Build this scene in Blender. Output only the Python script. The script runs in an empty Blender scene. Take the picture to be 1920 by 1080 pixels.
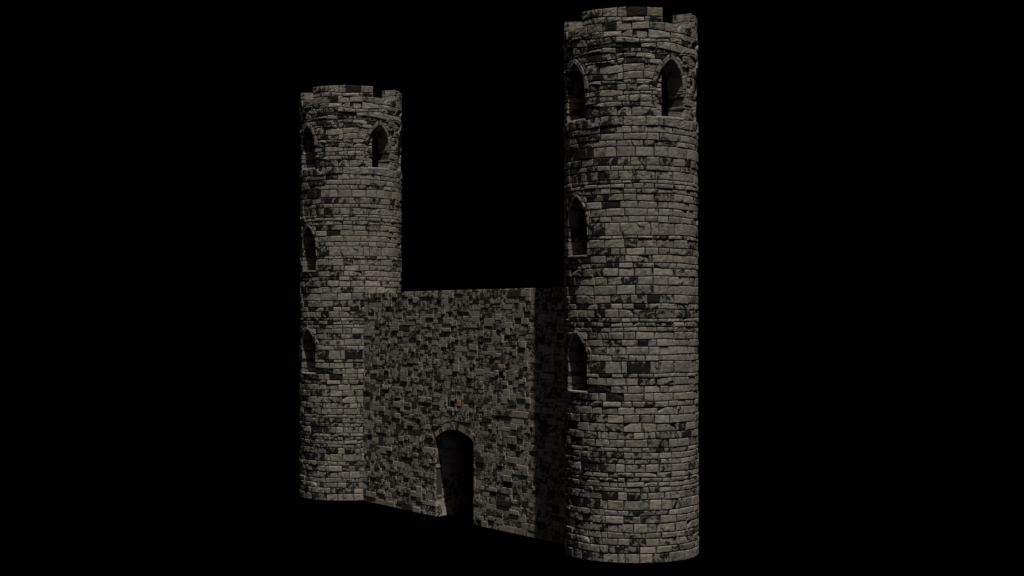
import bpy, math, random
from math import sin, cos, pi, sqrt, radians as R, atan2, acos, asin
import bmesh
random.seed(11)
S = 2.5                       # one tower radius in metres
COL = bpy.context.scene.collection

# ------------------------------------------------------------------ courses of the tower masonry
# (height of the course's bed in tower radii, angles of its upright joints on the side in view)
COURSES = [
 (0.000, (-63, -51, -44, -29, -16, -10, 2, 13, 28, 47)),
 (0.141, (-56, -42, -32, -24, -11, 2, 16, 31, 40)),
 (0.247, (-64, -53, -42, -30, -16, -6, 7, 19, 40)),
 (0.350, (-64, -54, -44, -31, -25, -11, 7, 21, 37)),
 (0.439, (-61, -42, -25, -16, -3, 9, 17, 36)),
 (0.564, (-59, -50, -39, -27, -11, 3, 20, 36)),
 (0.674, (-54, -41, -28, -16, -7, 2, 16, 28, 39)),
 (0.759, (-66, -45, -32, -25, -11, 10, 21, 32, 43)),
 (0.904, (-59, -42, -30, -16, -8, 3, 9, 24, 39)),
 (1.015, (-48, -38, -28, -11, 3, 10, 19, 31, 43)),
 (1.085, (-54, -46, -32, -23, -16, -9, 6, 18, 29, 39)),
 (1.163, (-52, -43, -32, -16, -10, 3, 22, 30)),
 (1.222, (-63, -49, -39, -24, -16, -2, 17, 31)),
 (1.297, (-64, -52, -31, -18, -10, 7, 19, 31, 52)),
 (1.417, (-52, -38, -26, -16, -10, -2, 11, 20, 31)),
 (1.492, (-64, -52, -42, -26, -11, 4, 19, 31)),
 (1.583, (-50, -42, -33, -28, -16, -5, 4, 11, 23, 32, 52)),
 (1.651, (-69, -51, -36, -23, -10, 9, 28, 38, 52)),
 (1.770, (-62, -48, -31, -24, -16, -3, 6, 16, 31, 57)),
 (1.877, (-57, -42, -27, -11, 4, 17, 35)),
 (2.000, (-64, -53, -36, -25, -11, 2, 15, 29, 38)),
 (2.121, (-67, -53, -39, -30, -16, -2, 18, 33)),
 (2.235, (-52, -41, -29, -13, -4, 15, 28, 38)),
 (2.319, (-58, -42, -33, -26, -11, 6, 14, 33)),
 (2.434, (-70, -45, -36, -22, -8, 6, 20, 28, 52)),
 (2.541, (-70, -43, -26, -9, 1, 17, 34)),
 (2.655, (-45, -32, -21, -11, 1, 14, 28, 40, 50)),
 (2.715, (-43, -27, -13, -8, 11, 19, 34, 56)),
 (2.891, (-40, -32, -21, -7, 7, 19, 44)),
 (2.983, (-40, -26, -9, 10, 20, 52)),
 (3.102, (-44, -29, -13, 1, 9, 17, 28, 54)),
 (3.204, (-34, -24, -11, -1, 15, 34)),
 (3.312, (-39, -31, -22, -11, 1, 17, 38)),
 (3.383, (-48, -34, -22, -12, -3, 7, 16, 33)),
 (3.453, (-54, -41, -22, -13, -5, 2, 18, 31, 44)),
 (3.512, (-55, -45, -37, -27, -15, -3, 16, 34, 51)),
 (3.636, (-58, -45, -34, -22, -12, -2, 7, 21, 28, 38)),
 (3.720, (-58, -37, -22, -5, 9, 20, 34, 52)),
 (3.846, (-60, -38, -17, -1, 14, 28, 51)),
 (3.987, (-64, -53, -36, -25, -11, 1, 14, 28, 39)),
 (4.112, (-67, -38, -29, -15, -2, 14, 33, 53)),
 (4.230, (-52, -41, -30, -15, -3, 15, 29, 37, 54)),
 (4.307, (-71, -41, -26, -10, 10, 13, 33)),
 (4.420, (-45, -36, -22, -14, -9, 7, 19, 29, 49)),
 (4.523, (-42, -27, -10, 0, 17, 34, 51)),
 (4.648, (-44, -32, -21, -11, 1, 14, 28, 41, 50)),
 (4.704, (-43, -27, -14, 12, 19, 35, 51)),
 (4.887, (-40, -32, -21, -7, 7, 18, 28)),
 (4.979, (-41, -26, -10, 9, 19, 33)),
 (5.090, (-45, -30, -14, 1, 18, 28, 54)),
 (5.196, (-45, -35, -24, -11, 0, 15, 34)),
 (5.303, (-40, -31, -22, -11, 0, 18, 39)),
 (5.381, (-47, -34, -22, -10, -3, 6, 15, 33)),
 (5.448, (-52, -34, -22, -12, -4, 2, 18, 33)),
 (5.502, (-56, -45, -27, -15, -3, 16, 33)),
 (5.634, (-58, -45, -34, -22, -11, -2, 8, 29)),
 (5.714, (-51, -38, -16, -5, 8, 20, 33, 48, 58)),
 (5.832, (-61, -38, -17, -1, 15, 28, 39, 52)),
 (5.990, (-55, -38, -26, -17, 6, 16, 38)),
 (6.076, (-61, -31, -11, 9, 20, 33, 41)),
 (6.181, (-61, -31, -17, -4, 7, 33)),
 (6.276, (-68, -50, -31, -11, 8, 19, 41)),
 (6.418, (-32, -16, -4, 12, 18)),
 (6.562, (-35, -27, -12, 3)),
 (6.629, (-32, -16, -6, 3)),
 (6.726, (-32, -11, 3)),
 (6.797, (-34, -16, -8, 1, 11)),
 (6.888, (-30, -11, 0)),
 (6.960, (-29, -16, -11, 6)),
 (7.063, (-32, -11, 7)),
 (7.176, (-36, -16, -10, 11)),
 (7.249, (-30, -17, -11, 0)),
 (7.341, (-29, -17, -5, 4, 14)),
 (7.399, (-51, -41, -32, -11, 4, 17, 43)),
 (7.485, (-52, -44, -34, -17, 17, 30, 43, 55)),
 (7.569, (-51, -39, -28, -12, -3, 10, 31)),
 (7.664, (-59, -44, -29, -17, -4, 11, 25, 39)),
 (7.789, (-34, -25, -12, 7)),
 (7.870, (-36, -29, -16, -8, 9)),
]
BEDS = [c[0] for c in COURSES] + [8.0]
NC = len(COURSES)
CRENEL = 77                    # courses above this index (0-based 77, 78) are merlons
PLAIN = 0.30

# stones almost wholly covered by black crust: (course number, angle, amount)
BLACK = [(28, 2, .93), (31, 5, .9), (37, 1, 1), (38, 14, .95), (34, 27, .9), (36, 40, .68), (50, -23, 1), (51, -38, .95),
         (57, 50, 1), (79, 60, .42), (78, 60, .1), (77, 47, .3), (79, 70, .3), (45, -5, .6), (75, 47, 1), (79, 0, 1), (62, -27, .72), (62, -18, .55), (24, -60, .9), (24, -45, .9),
         (24, -22, .85), (14, -41, .75), (15, -40, .8), (16, -34, .6), (16, -15, .7), (9, -23, .8), (8, -58, .85),
         (8, -36, .7), (42, -24, .75), (67, -24, .75), (63, -38, .85), (74, -14, .85), (74, -36, .7), (72, -40, .8),
         (61, -27, .8), (43, -45, .8), (39, 5, .62), (47, 0, .45), (55, -40, .7), (58, -50, .75), (27, 5, .5),
         (60, -50, .7), (32, -60, .7), (5, 14, .45), (13, -52, .7), (11, -50, .7), (1, -40, .6), (40, -20, .5),
         (73, -6, .8), (65, 15, .35), (73, 30, .6), (72, 22, .8), (71, -35, .7), (7, -35, .4), (36, -33, .7),
         (18, -60, .8), (19, -45, .45), (52, 25, .3), (3, 24, .3), (46, -40, .7), (35, -50, .6)]


# ------------------------------------------------------------------ mesh collector with per-stone attributes
class Mesh:
    def __init__(self):
        self.v = []; self.f = []; self.t = []; self.r = []

    def stone(self, fmap, h, depth, tint, patch, bev=.012, nu=3, nv=3, rough=.004, back=False, cap=True, rr=None):
        """A dressed stone. fmap(s, t, w) -> xyz for s, t in 0..1 over its face and w measured outward."""
        rnd = (random.random(), random.random(), random.random()) if rr is None else rr
        # size of the face to place the arris
        p0 = fmap(0, .5, h); p1 = fmap(1, .5, h); q0 = fmap(.5, 0, h); q1 = fmap(.5, 1, h)
        lu = max(1e-4, math.dist(p0, p1)); lv = max(1e-4, math.dist(q0, q1))
        bu = min(.3, bev / lu); bv = min(.3, bev / lv)
        ss = [0, bu] + [bu + (1 - 2 * bu) * i / (nu + 1) for i in range(1, nu + 1)] + [1 - bu, 1]
        ts = [0, bv] + [bv + (1 - 2 * bv) * i / (nv + 1) for i in range(1, nv + 1)] + [1 - bv, 1]
        base = len(self.v); ni, nj = len(ss), len(ts)
        tilt_u = random.uniform(-1, 1) * rough * 1.2; tilt_v = random.uniform(-1, 1) * rough * 1.2
        for j, t in enumerate(ts):
            for i, s in enumerate(ss):
                edge = i in (0, ni - 1) or j in (0, nj - 1)
                ring = i in (1, ni - 2) or j in (1, nj - 2)
                w = h + tilt_u * (s - .5) + tilt_v * (t - .5)
                if edge: w -= bev * random.uniform(.7, 1.15)
                elif ring: w += random.uniform(-.35, .15) * rough
                else: w += random.uniform(-.3, .3) * rough
                js = random.uniform(-.35, .35) * rough / lu if edge else 0
                jt = random.uniform(-.35, .35) * rough / lv if edge else 0
                self.v.append(fmap(s + js, t + jt, w))
        for j in range(nj - 1):
            for i in range(ni - 1):
                a = base + j * ni + i
                self.f.append((a, a + 1, a + ni + 1, a + ni))
        # the four sides, taken back into the wall
        loop = [(i, 0) for i in range(ni)] + [(ni - 1, j) for j in range(1, nj)] + \
               [(i, nj - 1) for i in range(ni - 2, -1, -1)] + [(0, j) for j in range(nj - 2, 0, -1)]
        b2 = len(self.v)
        for i, j in loop:
            self.v.append(fmap(ss[i], ts[j], depth))
        n = len(loop)
        for k in range(n):
            a = base + loop[k][1] * ni + loop[k][0]; k2 = (k + 1) % n
            b = base + loop[k2][1] * ni + loop[k2][0]
            self.f.append((b, a, b2 + k, b2 + k2))
        if back:
            self.f.append(tuple(b2 + k for k in range(n))[::-1])
        m = len(self.v) - base
        self.t += [(tint[0], tint[1], tint[2], patch)] * m
        self.r += [rnd] * m

    def quad(self, pts, tint=(.05, .045, .04), patch=.3):
        b = len(self.v); self.v += [tuple(p) for p in pts]; self.f.append(tuple(range(b, b + len(pts))))
        self.t += [(*tint, patch)] * len(pts); self.r += [(0, 0, 0)] * len(pts)

    def grid(self, rows, tint=(.05, .045, .04), patch=.3):
        b = len(self.v); n = len(rows[0])
        for r in rows: self.v += [tuple(p) for p in r]
        for j in range(len(rows) - 1):
            for i in range(n - 1):
                a = b + j * n + i; self.f.append((a, a + 1, a + n + 1, a + n))
        m = n * len(rows)
        self.t += [(*tint, patch)] * m; self.r += [(0, 0, 0)] * m

    def build(self, name, mat, parent, smooth=False):
        me = bpy.data.meshes.new(name)
        me.from_pydata([(x * S, y * S, z * S) for x, y, z in self.v], [], self.f)
        a = me.attributes.new('tint', 'FLOAT_COLOR', 'POINT')
        a.data.foreach_set('color', [c for t in self.t for c in t])
        b = me.attributes.new('shift', 'FLOAT_VECTOR', 'POINT')
        b.data.foreach_set('vector', [c for t in self.r for c in t])
        me.materials.append(mat); me.update()
        o = bpy.data.objects.new(name, me); COL.objects.link(o)
        if parent: o.parent = parent
        return o


def thing(name, label, cat, loc, rz=0, group=None):
    o = bpy.data.objects.new(name, None); COL.objects.link(o)
    o.empty_display_size = .5
    o.location = loc; o.rotation_euler = (0, 0, rz)
    o['label'] = label; o['category'] = cat
    if group: o['group'] = group
    return o


# ------------------------------------------------------------------ materials
def stone_material(name, gain, patch_scale, patch_bias, bump=.5, DK=((.009, .0075, .006, 1), (.017, .0145, .012, 1)), mot=(2.0, -.42, .15, 5)):
    m = bpy.data.materials.new(name); m.use_nodes = True
    N = m.node_tree.nodes; L = m.node_tree.links; N.clear()
    def nd(t, **k):
        n = N.new(t)
        for a, b in k.items(): setattr(n, a, b)
        return n
    def mth(op, a, b=None, c=None, clamp=False):
        n = nd('ShaderNodeMath', operation=op, use_clamp=clamp)
        for i, x in enumerate((a, b, c)):
            if x is None: continue
            if isinstance(x, (int, float)): n.inputs[i].default_value = x
            else: L.new(x, n.inputs[i])
        return n.outputs[0]
    out = nd('ShaderNodeOutputMaterial'); bs = nd('ShaderNodeBsdfPrincipled')
    L.new(bs.outputs[0], out.inputs[0])
    tc = nd('ShaderNodeTexCoord'); sh = nd('ShaderNodeAttribute', attribute_name='shift')
    ti = nd('ShaderNodeAttribute', attribute_name='tint')
    sc = nd('ShaderNodeVectorMath', operation='SCALE'); sc.inputs['Scale'].default_value = 23
    L.new(sh.outputs['Vector'], sc.inputs[0])
    ad = nd('ShaderNodeVectorMath', operation='ADD'); L.new(tc.outputs['Object'], ad.inputs[0]); L.new(sc.outputs[0], ad.inputs[1])
    P = ad.outputs[0]
    def noise(scale, detail, rough, dist=0, vec=P):
        n = nd('ShaderNodeTexNoise'); n.inputs['Scale'].default_value = scale; n.inputs['Detail'].default_value = detail
        n.inputs['Roughness'].default_value = rough; n.inputs['Distortion'].default_value = dist
        L.new(vec, n.inputs['Vector']); return n
    # black crust: sharp-edged blotches that break at every joint
    n1 = noise(patch_scale, 4, .58, 1.1)
    n1b = noise(patch_scale * 5, 3, .6)
    f = mth('ADD', n1.outputs[0], mth('MULTIPLY', mth('SUBTRACT', n1b.outputs[0], .5), .16))
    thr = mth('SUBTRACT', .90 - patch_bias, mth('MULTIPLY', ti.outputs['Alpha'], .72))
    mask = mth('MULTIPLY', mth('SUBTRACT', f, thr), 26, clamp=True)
    # soft mottling of the clean stone
    n2 = noise(5.5, 5, .62, .5); n3 = noise(38, 4, .7); n4 = noise(1.7, 2, .5)
    v = mth('ADD', mth('MULTIPLY', n2.outputs[0], mot[0]), mth('MULTIPLY', n3.outputs[0], .75))
    v = mth('MULTIPLY', mth('ADD', v, mot[1]), gain)
    dark = mth('MULTIPLY', mth('SUBTRACT', f, mth('SUBTRACT', thr, mot[2])), mot[3], clamp=True)   # stain round the crust
    v = mth('MULTIPLY', v, mth('SUBTRACT', 1, mth('MULTIPLY', dark, .50)))
    cc = nd('ShaderNodeVectorMath', operation='SCALE'); L.new(ti.outputs['Color'], cc.inputs[0]); L.new(v, cc.inputs['Scale'])
    # faint warm and cool clouds
    hue = nd('ShaderNodeMix', data_type='RGBA'); hue.inputs['A'].default_value = (1.04, .99, .94, 1); hue.inputs['B'].default_value = (.97, 1.0, .98, 1)
    L.new(mth('MULTIPLY', mth('SUBTRACT', n4.outputs[0], .3), 2.5, clamp=True), hue.inputs['Factor'])
    mu = nd('ShaderNodeVectorMath', operation='MULTIPLY'); L.new(cc.outputs[0], mu.inputs[0]); L.new(hue.outputs['Result'], mu.inputs[1])
    mx = nd('ShaderNodeMix', data_type='RGBA'); L.new(mask, mx.inputs['Factor']); L.new(mu.outputs[0], mx.inputs['A'])
    dk = nd('ShaderNodeMix', data_type='RGBA'); dk.inputs['A'].default_value = DK[0]; dk.inputs['B'].default_value = DK[1]
    L.new(mth('MULTIPLY', mth('SUBTRACT', n2.outputs[0], .42), 4, clamp=True), dk.inputs['Factor'])
    L.new(dk.outputs['Result'], mx.inputs['B'])
    L.new(mx.outputs['Result'], bs.inputs['Base Color'])
    bs.inputs['Roughness'].default_value = .82
    bs.inputs['Specular IOR Level'].default_value = .22
    hgt = mth('ADD', mth('MULTIPLY', n3.outputs[0], .22), mth('ADD', mth('MULTIPLY', n2.outputs[0], .7), mth('MULTIPLY', mask, -.35)))
    bp = nd('ShaderNodeBump'); bp.inputs['Strength'].default_value = bump; bp.inputs['Distance'].default_value = .05
    L.new(hgt, bp.inputs['Height']); L.new(bp.outputs[0], bs.inputs['Normal'])
    return m


TOWER = stone_material('weathered_tower_stone', .88, 2.9, .05, .24)
WALL = stone_material('weathered_wall_stone', 1.24, 3.7, .075, .10, ((.040, .033, .027, 1), (.070, .059, .049, 1)), (.95, .12, .06, 8))


def tint(spread=.36):
    """A stone's own colour: mostly grey-buff, some tan, rosy or blue-grey."""
    k = random.random(); g = random.uniform(.82, 1.16)
    if k < .66: c = (.282, .262, .236)
    elif k < .78: c = (.31, .262, .205)
    elif k < .87: c = (.300, .245, .218)
    elif k < .95: c = (.235, .245, .240)
    else: c = (.33, .315, .285)
    b = (.282, .262, .236)
    return tuple((b[i] + (c[i] - b[i]) * spread) * g for i in range(3))


# ------------------------------------------------------------------ openings of the tower
# centre angle, half width (radii), sill, spring, rise
A_W = .239; RISE = .42
WIN = [(-58.3, 2.434, 2.87), (-58.3, 4.42, 4.87), (121.7, 2.434, 2.87), (121.7, 4.42, 4.87),
       (-60.4, 6.418, 6.85), (31.4, 6.418, 6.85), (78.2, 6.418, 6.85), (-152, 6.418, 6.85), (160, 6.418, 6.85)]
RHO = (A_W ** 2 + RISE ** 2) / (2 * A_W)
def ring_of(w): return .074 if w[1] > 6 else .052


def half_open(win, z, grow=0.0):
    """Half the breadth of an opening at height z; grow > 0 gives the outer line of the arch stones."""
    c, sill, spr = win
    if z < sill - 1e-6: return 0
    if z <= spr: return A_W
    q = RHO + grow; h = z - spr
    if h >= q: return 0
    return max(0, sqrt(q * q - h * h) - (RHO - A_W))


def top_of(win, grow=0.0):
    q = RHO + grow
    return win[2] + sqrt(q * q - (RHO - A_W) ** 2)


_w = [(random.uniform(0, 6.28), random.uniform(0, 6.28)) for _ in range(NC + 1)]
def bed(i, th):
    """Height of bed i at angle th: the courses waver a little, more in the top storey."""
    z = BEDS[i]
    if i in (0, NC): return z
    if i == CRENEL: return z
    k = .0045 if i < 61 else (.016 if 69 <= i <= 75 else .010)
    return z + k * (sin(3 * th + _w[i][0]) + .8 * sin(8 * th + _w[i][1]))


def cyl(th, z, w):
    r = 1 + w
    return (r * sin(th), -r * cos(th), z)


GAP = .0060
RIN = -.28          # inner face of the wall


def tower_stone(M, ci, t0, t1, merlon=False):
    """The stone of course ci between angles t0 and t1 (degrees), cut back round the openings."""
    a0, a1 = R(t0), R(t1)
    am = (a0 + a1) / 2
    z0, z1 = BEDS[ci], BEDS[ci + 1]
    cn = ci + 1
    tm = (t0 + t1) / 2
    patch = random.choice((.05, .15, .22, .28, .33, .37, .41, .45, .52))
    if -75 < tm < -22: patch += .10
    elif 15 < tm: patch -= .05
    for b in BLACK:
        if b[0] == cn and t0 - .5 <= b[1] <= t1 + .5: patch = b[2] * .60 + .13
    if random.random() < .035 and not -65 < tm < 75: patch = .8
    h = random.uniform(-.006, .010)
    if 62 == cn: h += .012
    if 70 <= cn <= 76: h += random.uniform(-.014, .014)
    if cn in (27, 46, 34, 35, 53, 54): h += .006
    rough = .006 if ci < 61 else .011
    tn = tint()
    pieces = [(None, None)]
    for w in WIN:
        dc = (R(w[0]) - am + pi) % (2 * pi) - pi     # window centre relative to the stone's middle
        c = am + dc
        big = max(half_open(w, z0 + .001, ring_of(w)), half_open(w, z1 - .001, ring_of(w)), half_open(w, (z0 + z1) / 2, ring_of(w)))
        if big <= 0 or z1 > top_of(w, ring_of(w)) + .09: continue
        if a1 < c - big or a0 > c + big: continue
        pieces = []
        if a0 < c: pieces.append((w, 'L', c))
        if a1 > c: pieces.append((w, 'R', c))
        break
    for pc in pieces:
        full = merlon or ci >= CRENEL - 1
        def bounds(z):
            l, r_ = a0 + GAP, a1 - GAP
            if pc[0] is not None:
                hw = half_open(pc[0], z, ring_of(pc[0])) if z > pc[0][2] else half_open(pc[0], z)
                if pc[1] == 'L': r_ = min(r_, pc[2] - hw - (GAP * .6 if z > pc[0][2] else 0))
                else: l = max(l, pc[2] + hw + (GAP * .6 if z > pc[0][2] else 0))
                if r_ < l:
                    if pc[1] == 'L': l = r_
                    else: r_ = l
            return l, r_
        ws = [bounds(z0 + (z1 - z0) * k / 4) for k in range(5)]
        wmax = max(b - a for a, b in ws)
        if wmax < .022: continue
        if pc[0] is not None: full = True
        chip = random.random() < (.07 if ci < 61 else .26) and not merlon; cs = random.choice((0, 1)); ct = random.choice((1, 1, 0)); cd = random.uniform(.12, .34)
        def fm(s, t, w):
            if chip and w > -.05:
                e = (1 - abs(s - cs) / .42) + (1 - abs(t - ct) / .75) - 1
                if e > 0: w -= .030 * min(1, e * 2.2) ; t += (.5 - ct) * 2 * cd * min(1, e * 1.3) * (1 if abs(t - ct) < .3 else 0)
            zz = z0 + (z1 - z0) * t
            l, r_ = bounds(zz)
            th = l + (r_ - l) * s
            zb, zt = bed(ci, th) + GAP, bed(ci + 1, th) - (GAP if not (merlon and ci == NC - 1) and ci != CRENEL - 1 else 0)
            return cyl(th, zb + (zt - zb) * t, w)
        nu = max(1, int(wmax / .05)); nv = max(1, int((z1 - z0) / .035))
        if pc[0] is not None: nv = max(nv, 4)
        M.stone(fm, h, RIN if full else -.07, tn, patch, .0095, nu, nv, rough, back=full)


def course_angles(ci):
    """Joint angles right round the tower: the measured ones, then the unseen side filled in."""
    js = list(COURSES[ci][1])
    hgt = BEDS[ci + 1] - BEDS[ci]
    mean = 13 + 30 * (hgt - .07)
    # toward the left rim
    a = js[0]
    left = []
    while a > -85:
        a -= random.uniform(.7, 1.35) * mean; left.insert(0, a)
    js = left + js
    end = js[0] + 360
    a = js[-1]
    while a < end - mean * 1.6:
        a += random.uniform(.7, 1.35) * mean
        if a < end - mean * .6: js.append(a)
    js.append(end)
    out = [js[0]]
    for x in js[1:]:
        if x - out[-1] > 2.5: out.append(x)
    out[-1] = end
    return out


def build_tower_meshes():
    M = Mesh()
    for ci in range(CRENEL):
        js = course_angles(ci)
        for a, b in zip(js, js[1:]): tower_stone(M, ci, a, b)
    # rubble core behind the facing, with the openings left out
    levels = {0.0, BEDS[CRENEL] - .01}
    for w in WIN:
        n = 12; tp = top_of(w, .012)
        levels |= {w[1] - .004, w[2]} | {w[2] + (tp - w[2]) * k / n for k in range(1, n + 1)}
    levels = sorted(levels)
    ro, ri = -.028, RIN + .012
    for z0, z1 in zip(levels, levels[1:]):
        zm = (z0 + z1) / 2
        ops = sorted(((w[0] + 360) % 360, w) for w in WIN if w[1] - .003 <= zm <= top_of(w, .012))
        def edge(w, z, sgn):
            hw = max(0, half_open(w, max(z, w[1]), .012 if z > w[2] else 0)) + .010
            if z >= top_of(w, .012) - 1e-6: hw = 0
            return R((w[0] + 360) % 360) + sgn * hw
        if not ops:
            spans = [(lambda z: 0.0, lambda z: 2 * pi, False)]
        else:
            spans = []
            for k, (c, w) in enumerate(ops):
                w2 = ops[(k + 1) % len(ops)][1]
                add = 2 * pi if k == len(ops) - 1 else 0
                spans.append((lambda z, w=w: edge(w, z, 1), lambda z, w2=w2, add=add: edge(w2, z, -1) + add, True))
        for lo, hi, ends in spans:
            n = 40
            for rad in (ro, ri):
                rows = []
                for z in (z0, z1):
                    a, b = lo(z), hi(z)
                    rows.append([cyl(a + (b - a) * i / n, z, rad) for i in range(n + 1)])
                M.grid(rows if rad == ro else rows[::-1], (.05, .045, .04) if rad == ro else (.022, .020, .018))  # inner face coloured darker, standing in for the shade inside the tower
            if ends:
                for fn in (lo, hi):
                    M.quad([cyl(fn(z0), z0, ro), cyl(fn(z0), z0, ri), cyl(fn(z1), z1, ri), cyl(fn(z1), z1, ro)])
    merlons = []
    for lo, hi in MERLONS:
        Q = Mesh()
        for ci in range(CRENEL, NC):
            js = [j for j in course_angles(ci)]
            js = sorted({x + k for x in js for k in (-360, 0, 360)})
            cut = [lo] + [x for x in js if lo + 4 < x < hi - 4] + [hi]
            for a, b in zip(cut, cut[1:]): tower_stone(Q, ci, a, b, True)
        merlons.append(Q)
    return M, merlons


MERLONS = [(-50.6, 23.2), (55.5, 126), (170, 267)]


def window_meshes(w):
    c, sill, spr = R(w[0]), w[1], w[2]
    A = Mesh()
    for side in (1, -1):
        cuts = [0, .36, .68, 1.0] if random.random() < .6 else [0, .5, 1.0]
        for f0, f1 in zip(cuts, cuts[1:]):
            def fm(s, t, wd, f0=f0, f1=f1, side=side):
                q = RHO + .001 + (ring_of(w) - .004) * t
                pm = acos((RHO - A_W) / q)
                g = .010
                ph = pm * (f0 + (f1 - f0) * s) + (g if s < .5 else -g) * (1 - abs(2 * s - 1) * 0) * abs(2 * s - 1)
                u = q * cos(ph) - (RHO - A_W)
                return cyl(c + side * u, spr + q * sin(ph), wd)
            if side == 1: fn = fm
            else: fn = lambda s, t, wd, fm=fm: fm(1 - s, t, wd)
            # keep faces pointing outward for both hands
            A.stone(lambda s, t, wd, fn=fn: fn(1 - s, t, wd), random.uniform(.006, .015), RIN - .004, tuple(c * .85 for c in tint(.35)), random.choice((.3, .4, .5)), .012, 4, 1, .004, back=True)
    B = Mesh()
    def sm(s, t, wd):
        return cyl(c - A_W - .012 + (2 * A_W + .024) * s, sill - .020 + .032 * t, wd)
    B.stone(sm, .010, RIN - .002, (.36, .335, .30), .12, .006, 8, 1, .003, back=True)
    return A, B


# ------------------------------------------------------------------ the two towers
C1 = (1.79014, 21.41222); C2 = (-3.21287, 28.34329)
shaft, merl = build_tower_meshes()
tower = thing('stone_tower', 'large nearer round stone tower at the right, whole shaft visible from battlements to foot',
              'tower', (C1[0] * S, C1[1] * S, 0), 0, 'round towers flanking the gate wall')
shaft.build('masonry_shaft', TOWER, tower)
for Q in merl: Q.build('merlon', TOWER, tower)
for w in WIN:
    A, B = window_meshes(w)
    ao = A.build('window_arch', TOWER, tower)
    B.build('window_sill', TOWER, ao)
# recessed lining on one side of the upper window that faces the camera
Lm = Mesh()
zz = 6.43
while zz < 7.02:
    hh = random.uniform(.05, .10)
    def fl(s, t, wd, z0=zz, z1=min(zz + hh, 7.05)):
        z = z0 + .004 + (z1 - z0 - .008) * t
        l = R(31.4) - min(A_W, half_open(WIN[5], z) + .0) - .004
        return cyl(l + max(.004, (R(23.6) - l)) * s, z, wd)
    Lm.stone(fl, -.045 + random.uniform(-.02, .01), RIN + .01, tint(), random.choice((.2, .4, .5)), .010, 1, 1, .006, back=True)
    zz += hh
Lm.build('window_lining', TOWER, tower)
# unseen deck behind the battlements, added to keep sun out of the shaft
D = Mesh()
ring = [(.745 * sin(2 * pi * k / 48), .745 * cos(2 * pi * k / 48)) for k in range(48)]
D.quad([(x, y, 7.56) for x, y in ring][::-1], (.2, .18, .16)); D.quad([(x, y, 7.50) for x, y in ring], (.2, .18, .16))
D.build('sun_blocking_deck', TOWER, tower)


def copy_tree(o, parent=None):
    c = o.copy(); COL.objects.link(c); c.parent = parent
    for ch in [x for x in list(COL.objects) if x.parent == o]: copy_tree(ch, c)
    return c


far = copy_tree(tower)
far.location = (C2[0] * S, C2[1] * S, 0); far.rotation_euler = (0, 0, R(8.3))
far['label'] = 'smaller farther round stone tower at the left, partly hidden behind the gate wall'

# ------------------------------------------------------------------ the gate wall
ANG = .60745; W0 = .39415
d = (-sin(ANG), cos(ANG)); n = (-cos(ANG), -sin(ANG))
O = (C1[0] + n[0] * W0, C1[1] + n[1] * W0)
T = .90; K0, K1 = .76, 7.78; ZT = 3.996
GC, GH, GS, GR = 4.3245, .6085, 1.40, .170       # gateway: centre, half width, spring, rise
GRHO = (GH ** 2 + GR ** 2) / (2 * GR); GZ = GS + GR - GRHO; GT = .135
wall = thing('gate_wall', 'flat wall of small blotched stones with arched gateway, linking the two round towers', 'wall',
             (O[0] * S, O[1] * S, 0), 0)
# local axes of the wall: k along it, w out of its front
def wp(k, z, w): return (d[0] * k + n[0] * w, d[1] * k + n[1] * w, z)


zc = GZ + sqrt(GRHO ** 2 - GH ** 2) * (GRHO + GT) / GRHO      # height of the arch stones' outer corner
hc = GH * (GRHO + GT) / GRHO
def gate_half(z, outer=True):
    if z <= GS: return GH
    if outer:
        if z <= zc: return GH + (hc - GH) * (z - GS) / (zc - GS)
        q = (GRHO + GT) ** 2 - (z - GZ) ** 2
    else:
        q = GRHO ** 2 - (z - GZ) ** 2
    return sqrt(q) if q > 0 else 0


def pack(nu, nv, sizes):
    """Random ashlar: fill a nu x nv grid with rectangles."""
    occ = [[False] * nu for _ in range(nv)]; out = []
    for j in range(nv):
        i = 0
        while i < nu:
            if occ[j][i]: i += 1; continue
            random.shuffle(sizes)
            done = False
            for wd, ht in sizes + [(1, 2), (1, 1)]:
                if i + wd > nu or j + ht > nv: continue
                if any(occ[j + b][i + a] for a in range(wd) for b in range(ht)): continue
                # avoid leaving one-cell slivers
                for b in range(ht):
                    for a in range(wd): occ[j + b][i + a] = True
                out.append((i, j, wd, ht)); i += wd; done = True; break
            if not done: i += 1
    return out


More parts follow.
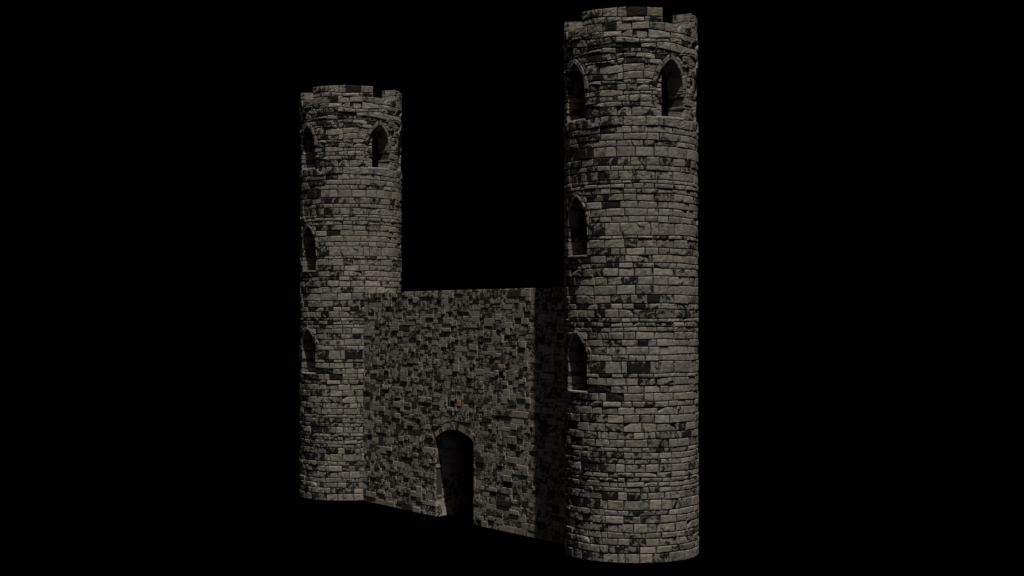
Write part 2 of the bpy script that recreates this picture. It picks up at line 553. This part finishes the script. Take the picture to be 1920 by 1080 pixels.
SZ = [(3, 3), (2, 3), (4, 3), (2, 2), (3, 2), (4, 2), (5, 3), (3, 4), (4, 4), (3, 3), (5, 2), (6, 3), (2, 3), (3, 3), (3, 2), (4, 3), (4, 3), (7, 3)]
Wm = Mesh()
def face(M, sgn):
    cu = .064; cz = .0345
    nu = int((K1 - K0) / cu); nv = int(round(ZT / cz)); cz = ZT / nv; cu = (K1 - K0) / nu
    w_face = 0 if sgn > 0 else -T
    for i, j, a, b in pack(nu, nv, list(SZ)):
        k0, k1, z0, z1 = K0 + i * cu, K0 + (i + a) * cu, j * cz, (j + b) * cz
        jig = lambda k, z: .003 * sin(5.1 * k + 17 * z) + .002 * sin(23 * z + 2 * k)
        tn = tint(.25); pa = random.choice((.15, .28, .34, .38, .41, .44, .47, .5, .55, .8 if random.random() < .6 else .45))
        h = random.choice((-.005, -.002, -.001, 0, .001, .003, .006, .012))
        if random.random() < .004: tn = (.40, .29, .21); pa = .1
        pcs = [None]
        hm = max(gate_half(z0 + .001), gate_half(z1 - .001))
        if z0 < GZ + GRHO + GT and hm > 0 and k1 > GC - hm and k0 < GC + hm:
            pcs = []
            if k0 < GC: pcs.append(-1)
            if k1 > GC: pcs.append(1)
        for pc in pcs:
            def bnd(z, pc=pc):
                l, r_ = k0 + .0028, k1 - .0028
                if pc is not None:
                    hw = gate_half(z)
                    if pc < 0: r_ = min(r_, GC - hw)
                    else: l = max(l, GC + hw)
                    if r_ < l:
                        if pc < 0: l = r_
                        else: r_ = l
                return l, r_
            wm = max(bnd(z0 + (z1 - z0) * q / 3)[1] - bnd(z0 + (z1 - z0) * q / 3)[0] for q in range(4))
            if wm < .012: continue
            def fm(s, t, w):
                z = z0 + (z1 - z0) * t; l, r_ = bnd(z)
                k = l + (r_ - l) * s
                zq = z + (.0028 if t < .5 else -.0028) * abs(2 * t - 1)
                zq += (jig(k, z) if 0 < j and j + b < nv else jig(k, z) * (t if j == 0 else 1 - t))
                return wp(k, max(0, zq), w_face + sgn * w)
            f2 = fm if sgn < 0 else (lambda s, t, w: fm(1 - s, t, w))
            if pc is not None and j * cz < GS + .3: dep = -.13
            else: dep = -.06
            M.stone(f2, h, dep, tn, pa, .0048, 1, 1, .0007)
face(Wm, 1); face(Wm, -1)

# rubble core round the gateway
zs = [0, GS] + [GS + (GR + .012) * k / 10 for k in range(1, 11)] + [ZT - .02]
tp = GS + GR + .012
def core_half(z):
    if z <= GS: return GH + .012
    if z >= tp - 1e-6: return 0
    q = (GRHO + .012) ** 2 - (z - GZ) ** 2
    return sqrt(q) if q > 0 else 0
for z0, z1 in zip(zs, zs[1:]):
    spans = [(lambda z: K0, lambda z: GC - core_half(z)), (lambda z: GC + core_half(z), lambda z: K1)]
    for lo, hi in spans:
        for w in (-.020, -T + .020):
            q = [wp(lo(z0), z0, w), wp(hi(z0), z0, w), wp(hi(z1), z1, w), wp(lo(z1), z1, w)]
            Wm.quad(q if w < -.5 else q[::-1])
    if z0 < tp - 1e-6:
        for sg in (-1, 1):
            Wm.quad([wp(GC + sg * core_half(z0), z0, -.02), wp(GC + sg * core_half(z0), z0, -T + .02),
                     wp(GC + sg * core_half(z1), z1, -T + .02), wp(GC + sg * core_half(z1), z1, -.02)])
Wm.quad([wp(K0, ZT - .02, -.02), wp(K1, ZT - .02, -.02), wp(K1, ZT - .02, -T + .02), wp(K0, ZT - .02, -T + .02)])
Wm.build('wall_masonry', WALL, wall)

# flat capping slabs between the two faces
Cm = Mesh(); k = K0
while k < K1 - .05:
    k2 = min(K1, k + random.uniform(.18, .42))
    def fc(s, t, w, k=k, k2=k2): return wp(k + .004 + (k2 - k - .008) * s, ZT - .018 + w, -.062 - (T - .124) * (1 - t))
    Cm.stone(fc, .014, -.006, tint(.25), .35, .006, 2, 3, .004); k = k2
Cm.build('wall_capping', WALL, wall)

# lining of the passage
Jm = Mesh()
for sg in (-1, 1):
    z = 0.0
    while z < GS - .02:
        hh = random.uniform(.09, .19)
        if z + hh > GS - .05: hh = GS - z
        u = .132
        cuts = [u]
        while u < T - .16: u += random.uniform(.16, .34); cuts.append(min(u, T - .135))
        if cuts[-1] < T - .14: cuts.append(T - .135)
        cuts = sorted(set(cuts))
        for a, b in zip(cuts, cuts[1:]):
            if b - a < .03: continue
            def fj(s, t, w, a=a, b=b, z=z, hh=hh, sg=sg):
                return wp(GC - sg * (w - GH) * -1 if False else GC + sg * (GH - w), z + .003 + (hh - .006) * t, -(a + .003 + (b - a - .006) * s))
            f2 = fj if sg < 0 else fj
            Jm.stone(f2, random.uniform(-.002, .008), -.03, tint(.25), random.choice((.1, .2, .3, .38, .5)), .006, 1, 1, .004)
        z += hh
Jm.build('passage_lining', WALL, wall)

# arch stones over the gateway, running right through the wall
Am = Mesh()
pm = asin(GH / GRHO); nvs = 9
wts = [random.uniform(.75, 1.3) for _ in range(nvs)]; tot = sum(wts); acc = 0
for wt in wts:
    f0 = -pm + 2 * pm * acc / tot; acc += wt; f1 = -pm + 2 * pm * acc / tot
    for (ua, ub) in ((0, .30), (.30, .60), (.60, T)):
        g = .004
        tk = random.uniform(.8, 1.0)
        def fv(s, t, w, f0=f0, f1=f1, ua=ua, ub=ub):
            ph = f0 + g + (f1 - f0 - 2 * g) * s
            q = GRHO + (GT - .004) * t
            return wp(GC - q * sin(ph), GZ + q * cos(ph), w - ua)
        pa = random.choice((.3, .42, .5)); tt = tint(.3)
        if ua == 0 and f0 < -pm + .03: tt = (.42, .28, .21); pa = .1
        hv = random.uniform(.001, .008) if ua == 0 else -.006
        Am.stone(lambda s, t, w: fv(s, t, w), hv, -(ub - ua) + .004, tt, pa, .006, 2, 1, .003, back=True)
Am.build('gateway_arch', WALL, wall)

# ------------------------------------------------------------------ light
SAZ, SEL = R(15.8), R(66)
sl = bpy.data.lights.new('sun', 'SUN'); sl.energy = 3.0; sl.angle = R(.4); sl.color = (1, .965, .91)
so = bpy.data.objects.new('sun', sl); COL.objects.link(so)
from mathutils import Vector
sd = Vector((sin(SAZ) * cos(SEL), -cos(SAZ) * cos(SEL), sin(SEL)))
so.rotation_euler = sd.to_track_quat('Z', 'Y').to_euler(); so.location = (6 * S, 10 * S, 20 * S)
# soft added fill lamps, without a seen source, that lift the shadows a little
fl = bpy.data.lights.new('fill_lamp', 'AREA'); fl.shape = 'DISK'; fl.size = 28; fl.energy = 2800; fl.color = (1, .95, .88)
fo = bpy.data.objects.new('fill_lamp', fl); COL.objects.link(fo)
fo.location = (-12 * S, 15 * S, 33 * S)
tgt = Vector((-1 * S, 25 * S, 4 * S))
fo.rotation_euler = (Vector(fo.location) - tgt).to_track_quat('Z', 'Y').to_euler()

f2l = bpy.data.lights.new('front_fill_lamp', 'AREA'); f2l.shape = 'DISK'; f2l.size = 24; f2l.energy = 1000; f2l.color = (1, .95, .88)
f2 = bpy.data.objects.new('front_fill_lamp', f2l); COL.objects.link(f2)
f2.location = (7.5 * S, -8 * S, 8 * S)
f2.rotation_euler = (Vector(f2.location) - tgt).to_track_quat('Z', 'Y').to_euler()

wd = bpy.data.worlds.new('World'); bpy.context.scene.world = wd; wd.use_nodes = True
wd.node_tree.nodes['Background'].inputs[0].default_value = (0, 0, 0, 1)
wd.node_tree.nodes['Background'].inputs[1].default_value = 0

# ------------------------------------------------------------------ camera
cam = bpy.data.cameras.new('camera'); cam.lens = 50; cam.sensor_width = 36; cam.clip_end = 1000
co = bpy.data.objects.new('camera', cam); COL.objects.link(co)
co.location = (0, 0, 3.5245 * S); co.rotation_euler = (pi / 2 + .02062, 0, 0)
sc = bpy.context.scene; sc.camera = co
sc.view_settings.view_transform = 'Standard'; sc.view_settings.look = 'None'
sc.view_settings.exposure = 0; sc.view_settings.gamma = 1; sc.view_settings.use_curve_mapping = False
sc.render.film_transparent = False
